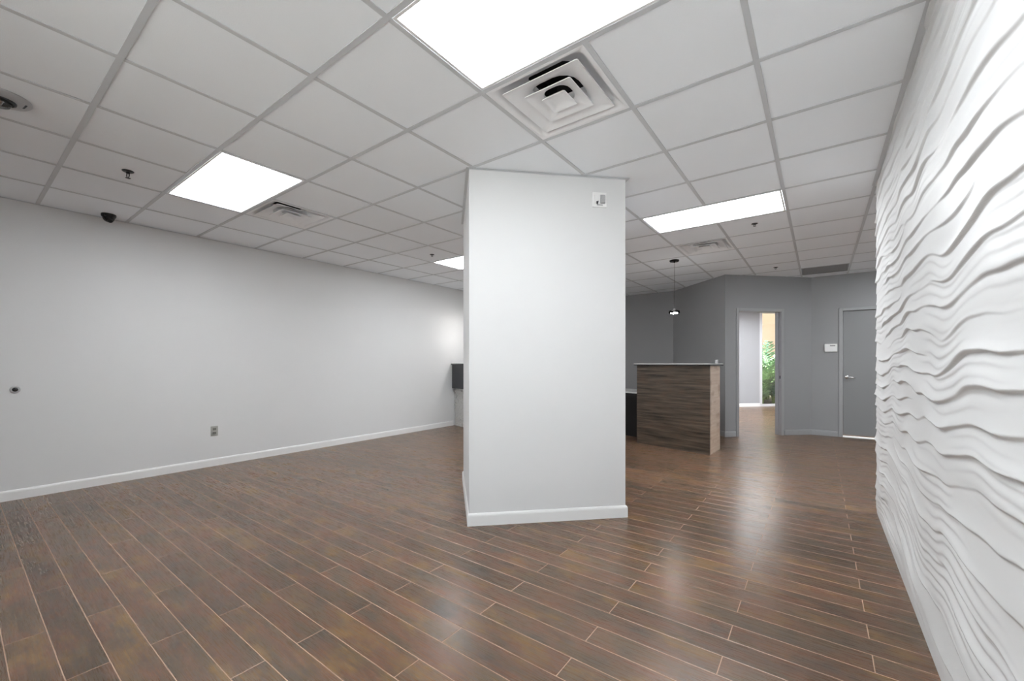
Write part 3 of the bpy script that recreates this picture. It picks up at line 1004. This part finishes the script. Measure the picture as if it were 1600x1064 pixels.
# small pale cup on the ledge
cp = thing('cup', 'tiny pale cup standing on the stone ledge of the tall desk', 'cup', (-1.165, 6.415, TOPB + 0.0292))
MB().lathe([(0.017, 0), (0.018, 0.002), (0.0205, 0.048), (0.0190, 0.048), (0.0165, 0.004)], 20).build('body', 'grey_plastic', cp, smooth=True, sharp=0.8)
MB().lathe([(0.0205, 0.046), (0.0212, 0.047), (0.0205, 0.049)], 20, False, False).build('rim', 'white_plastic', cp, smooth=True)

# ------------------------------------------------------------------ counter against the long wall, half hidden by the column
A0 = (LEFT, 5.915)
ca = -0.335
ct = thing('wall_counter', 'dark counter over pale split-stone cladding against the long wall', 'counter', (A0[0], A0[1], 0), (0, 0, ca))
CLN = 1.45
tn = math.tan(ca)
MB().prism([(0.03, 0.02), (CLN, 0.02), (CLN, 0.38), (0.16, 0.38)], 0, 0.725).build('base', 'slab_grey', ct)
MB().prism([(-0.028 + 0.003, -0.075), (CLN, -0.075), (CLN, 0.38), (0.135, 0.38)], 0.727, 1.182).build('fascia', 'charcoal_laminate', ct, bevel=0.003)
MB().prism([(-0.036 + 0.003, -0.105), (CLN + 0.02, -0.105), (CLN + 0.02, 0.40), (0.142, 0.40)], 1.182, 1.206).build('top', 'counter_dark', ct, bevel=0.003)
# stone strips: small random ledger stones
rs = random.Random(5)
zc = 0.0
stones = []
while zc < 0.722:
    hs = min(rs.choice((0.018, 0.024, 0.030, 0.036)), 0.724 - zc)
    xcur = 0.012
    while xcur < CLN - 0.01:
        wst = min(rs.uniform(0.05, 0.17), CLN - xcur)
        stones.append((xcur, xcur + wst, zc, zc + hs, rs.uniform(0.0, 0.022)))
        xcur += wst
    zc += hs
stones.sort(key=lambda q_: q_[0])
stone_cache = {}
n_single = 0
restst = MB()
for (xa, xb, za, zb, pr) in stones:
    if n_single < 140:
        key = (round(xb - xa, 2), round(zb - za, 3), round(pr, 3))
        if key not in stone_cache:
            w_, h_ = (key[0] - 0.0015) / 2, (key[1] - 0.0015) / 2
            stone_cache[key] = MB().rings([[(-w_, 0.022, -h_), (w_, 0.022, -h_), (w_, 0.022, h_), (-w_, 0.022, h_)],
                                          [(-w_, -key[2] + 0.004, -h_), (w_, -key[2] + 0.004, -h_), (w_, -key[2] + 0.004, h_), (-w_, -key[2] + 0.004, h_)],
                                          [(-w_ + 0.004, -key[2], -h_ + 0.003), (w_ - 0.004, -key[2], -h_ + 0.003), (w_ - 0.004, -key[2], h_ - 0.003), (-w_ + 0.004, -key[2], h_ - 0.003)]], True, True).mesh('stone', 'mosaic_stone')
        place('stone', stone_cache[key], ct, ((xa + xb) / 2, 0, (za + zb) / 2))
        n_single += 1
    else:
        restst.box(xa, xb - 0.0015, -pr, 0.022, za, zb - 0.0015)
if restst.v:
    ro = restst.build('stone_cladding', 'mosaic_stone', ct); ro['kind'] = 'stuff'

# ------------------------------------------------------------------ pendant lamps
def make_pendant():
    t = thing('pendant_lamp', 'x', 'pendant lamp')
    D = CEIL - 1.925
    MB().lathe([(0.064, 0.0035), (0.064, -0.010), (0.058, -0.018), (0.012, -0.020), (0.008, -0.034)], 28).build('canopy', 'black_plastic', t, smooth=True, sharp=0.6)
    MB().tube([(0, 0, -0.03), (0, 0, -D + 0.05)], 0.0016, 6).build('cord', 'dark_metal', t)
    MB().lathe([(0.006, -D + 0.062), (0.014, -D + 0.054), (0.020, -D + 0.030), (0.020, -D + 0.012)], 20).build('socket', 'chrome', t, smooth=True, sharp=0.7)
    MB().lathe([(0.022, -D + 0.040), (0.060, -D + 0.036), (0.074, -D + 0.026), (0.076, -D - 0.004), (0.073, -D - 0.004), (0.071, -D + 0.024), (0.058, -D + 0.033), (0.022, -D + 0.037)], 36, False, False).build('glass_shade', 'lamp_glass', t, smooth=True)
    MB().lathe([(0.018, -D + 0.013), (0.042, -D + 0.002), (0.050, -D - 0.006), (0.032, -D - 0.012), (0.006, -D - 0.014)], 24).build('bulb', 'lamp_glow', t, smooth=True)
    return t
pen0 = make_pendant()
pen0.location = (-1.656, 6.109, CEIL)
pen0['label'] = 'small glass pendant lamp hanging over the reception desk'
pen0['group'] = 'pendant lamps over the counters'
pen1 = copy_tree(pen0)
pen1.location = (-5.10, 5.92, CEIL)
pen1['label'] = 'pendant lamp over the left counter, hidden behind the column'
for loc, en in (((-1.656, 6.109, 1.89), 2.5), ((-5.10, 5.92, 1.89), 6.0)):
    ld = bpy.data.lights.new('pendant_bulb_light', 'POINT')
    ld.energy = en; ld.shadow_soft_size = 0.03; ld.color = (1.0, 0.97, 0.93)
    lo = bpy.data.objects.new('pendant_bulb_light', ld); C.objects.link(lo); lo.location = loc

# ------------------------------------------------------------------ back room and garden beyond
fdir = Vector((1, 1)).normalized()
fpt = lambda s, d=0.0: (FAC0[0] + fdir.x * s - fdir.y * d, FAC0[1] + fdir.y * s + fdir.x * d)   # d > 0: outdoors
bw = MB().prism([fpt(-6.3), fpt(0), fpt(0, 0.14), fpt(-6.3, 0.14)], 0, CEIL + 0.01).build('wall_back_room', 'back_wall')
struct(bw, 'pale grey wall seen through the open doorway', 'wall')
struct(baseboard_run('baseboard_back_room', [fpt(-6.2), fpt(-0.001)], 'white_trim'), 'pale skirting of the wall seen through the doorway', 'baseboard')
b = MB().box(BACK_R, BACK_R + T, FAR, BACK_R + 14.95, 0, CEIL + 0.01)
struct(b.build('wall_back_right', 'back_wall'), 'side wall of the bright back room', 'wall')
b = MB().prism([(HALL_R + T, FAR), (BACK_R + T, FAR), (BACK_R + T, FAR + T), (HALL_R + T, FAR + T)], 0, CEIL + 0.01)
struct(b.build('wall_back_near', 'back_wall'), 'near wall of the bright back room', 'wall')
bc = MB().prism([(LEFT - T, FAR + T + 0.001), (BACK_R + T, FAR + T + 0.001), (BACK_R + T, BACK_R + 15.1), fpt(-6.3, 0.14)], CEIL + 0.01, CEIL + 0.16).build('ceiling_back_room', 'tile_white')
struct(bc, 'white ceiling of the bright back room', 'ceiling')

for n, (x, y) in enumerate(((-3.4, 9.4), (0.9, 9.5), (0.9, 12.3), (-1.9, 10.9), (1.9, 11.7), (-0.1, 11.0), (2.6, 12.9), (2.6, 9.6), (-1.2, 9.5), (-0.9, 12.1), (-3.4, 10.4))):  # unseen panels added to brighten the back room
    o = copy_tree(light0)
    o.location = (x, y, CEIL - 0.012); o.rotation_euler = (0, 0, 0)
    o['label'] = ('added light panel on the left of the back room ceiling', 'added light panel near the closed door in the back room', 'added light panel deep in the back room by the window', 'added light panel in the middle of the back room ceiling', 'added light panel right of the middle of the back room ceiling', 'added light panel at the centre of the back room ceiling', 'added light panel at the far right of the back room', 'added light panel in the right corner of the back room', 'added light panel just inside the open doorway of the back room', 'added light panel before the grey wall of the back room', 'added light panel in the left corner of the back room')[n]
win = thing('window_1', 'full-height glazed window of the back room with white aluminium frame', 'window', (*fpt(0), 0), (0, 0, PI / 4))
win['kind'] = 'structure'
WL = 6.6
nm = 5
pw = WL / nm
MB().box(0, WL, 0.02, 0.12, 0, 0.06).build('sill_rail', 'aluminium', win)
MB().box(0, WL, 0.02, 0.12, CEIL - 0.05, CEIL + 0.01).build('head_rail', 'aluminium', win)
mu = MB().box(0, 0.09, 0.01, 0.13, 0.06, CEIL - 0.05).mesh('mullion', 'aluminium')
for k in range(nm + 1):
    place('mullion', mu, win, (k * pw - (0.09 if k == nm else 0), 0, 0))
pm = MB().box(0.09, pw, 0.066, 0.074, 0.06, CEIL - 0.05).mesh('pane', 'window_glass')
for k in range(nm):
    place('pane', pm, win, (k * pw, 0, 0))

gr = MB().prism([fpt(-9, 0.12), fpt(12, 0.12), fpt(12, 9), fpt(-9, 9)], -0.20, -0.06).build('garden_bed', 'soil')
struct(gr, 'planted soil strip outside the back room window', 'ground')
nw = MB().prism([fpt(-9, 4.2), fpt(12, 4.2), fpt(12, 4.5), fpt(-9, 4.5)], -0.06, 4.6).build('wall_garden', 'beige_render')
struct(nw, 'sunlit beige rendered wall across the planting outside', 'wall')

def make_palm(seed, mat, nst, hgt):
    rs_ = random.Random(seed)
    t = thing('palm_plant', 'x', 'plant')
    st_ = MB()
    lf = MB()
    for k in range(nst):
        a = 2 * PI * (k + rs_.random() * 0.7) / nst
        lean = rs_.uniform(0.15, 0.75)
        H = hgt * rs_.uniform(0.75, 1.05) * (1.05 - 0.35 * lean)
        bx, by = 0.06 * math.cos(a), 0.06 * math.sin(a)
        pts = []
        for q_ in range(9):
            f_ = q_ / 8
            r_ = lean * (0.25 * f_ + 0.95 * f_ ** 2.4)
            pts.append(Vector((bx + math.cos(a) * r_ * hgt * 0.62, by + math.sin(a) * r_ * hgt * 0.62, H * (f_ - 0.30 * lean * f_ ** 3))))
        st_.tube(pts, [0.011 - 0.001 * q_ for q_ in range(9)], 5)
        # leaflets along both sides
        for q_ in range(3, 19):
            f_ = q_ / 19
            i0 = min(int(f_ * 8), 7); p = pts[i0].lerp(pts[i0 + 1], f_ * 8 - i0)
            tng = (pts[i0 + 1] - pts[i0]).normalized()
            side = tng.cross(Vector((0, 0, 1)))
            if side.length < 0.05: side = Vector((-math.sin(a), math.cos(a), 0))
            side.normalize()
            ln = 0.36 * math.sin(PI * (0.18 + 0.78 * f_)) * rs_.uniform(0.8, 1.15)
            for sg in (-1, 1):
                d_ = (side * sg * 0.80 + tng * 0.62 + Vector((0, 0, rs_.uniform(-0.05, 0.22)))).normalized()
                wv = d_.cross(tng).normalized().cross(d_).normalized() * 0.026
                m1 = p + d_ * ln * 0.45 + Vector((0, 0, 0.012)); m2 = p + d_ * ln + Vector((0, 0, -0.10 * ln))
                nup = d_.cross(wv).normalized() * 0.0012
                lf.add([p - wv * 0.3, m1 - wv, m2, m1 + wv, p + wv * 0.3, m1 + nup], [(0, 1, 5), (1, 2, 5), (2, 3, 5), (3, 4, 5), (4, 0, 5)])
    st_.build('fronds', 'stem_green', t)
    lo_ = lf.build('leaflets', mat, t); lo_['kind'] = 'stuff'
    return t
pb = [make_palm(1, 'leaf_bright', 20, 1.80), make_palm(2, 'leaf_mid', 18, 1.75), make_palm(3, 'leaf_dark', 18, 1.9)]
spots = [(1.08, 1.25, 0, 0.92, 'bright green feathery palm plant low against the window'),
         (1.66, 1.38, 1, 1.02, 'mid green palm plant in the middle of the window view'),
         (1.72, 2.10, 2, 1.18, 'dark green palm plant behind the bright one outside the window'),
         (2.20, 1.75, 0, 1.00, 'bright green palm plant at the right of the window view'),
         (2.42, 2.65, 1, 1.28, 'tall mid green palm plant behind, against the beige wall'),
         (1.20, 1.95, 1, 1.05, 'mid green palm plant half hidden by the window mullion')]
used = set()
for s_, d_, k, sc, lb in spots:
    o = pb[k] if k not in used else copy_tree(pb[k])
    used.add(k)
    x, y = fpt(s_, d_)
    o.location = (x, y, -0.06); o.scale = (sc, sc, sc); o.rotation_euler = (0, 0, s_ * 3.1)
    o['label'] = lb; o['group'] = 'palm plants outside the window'
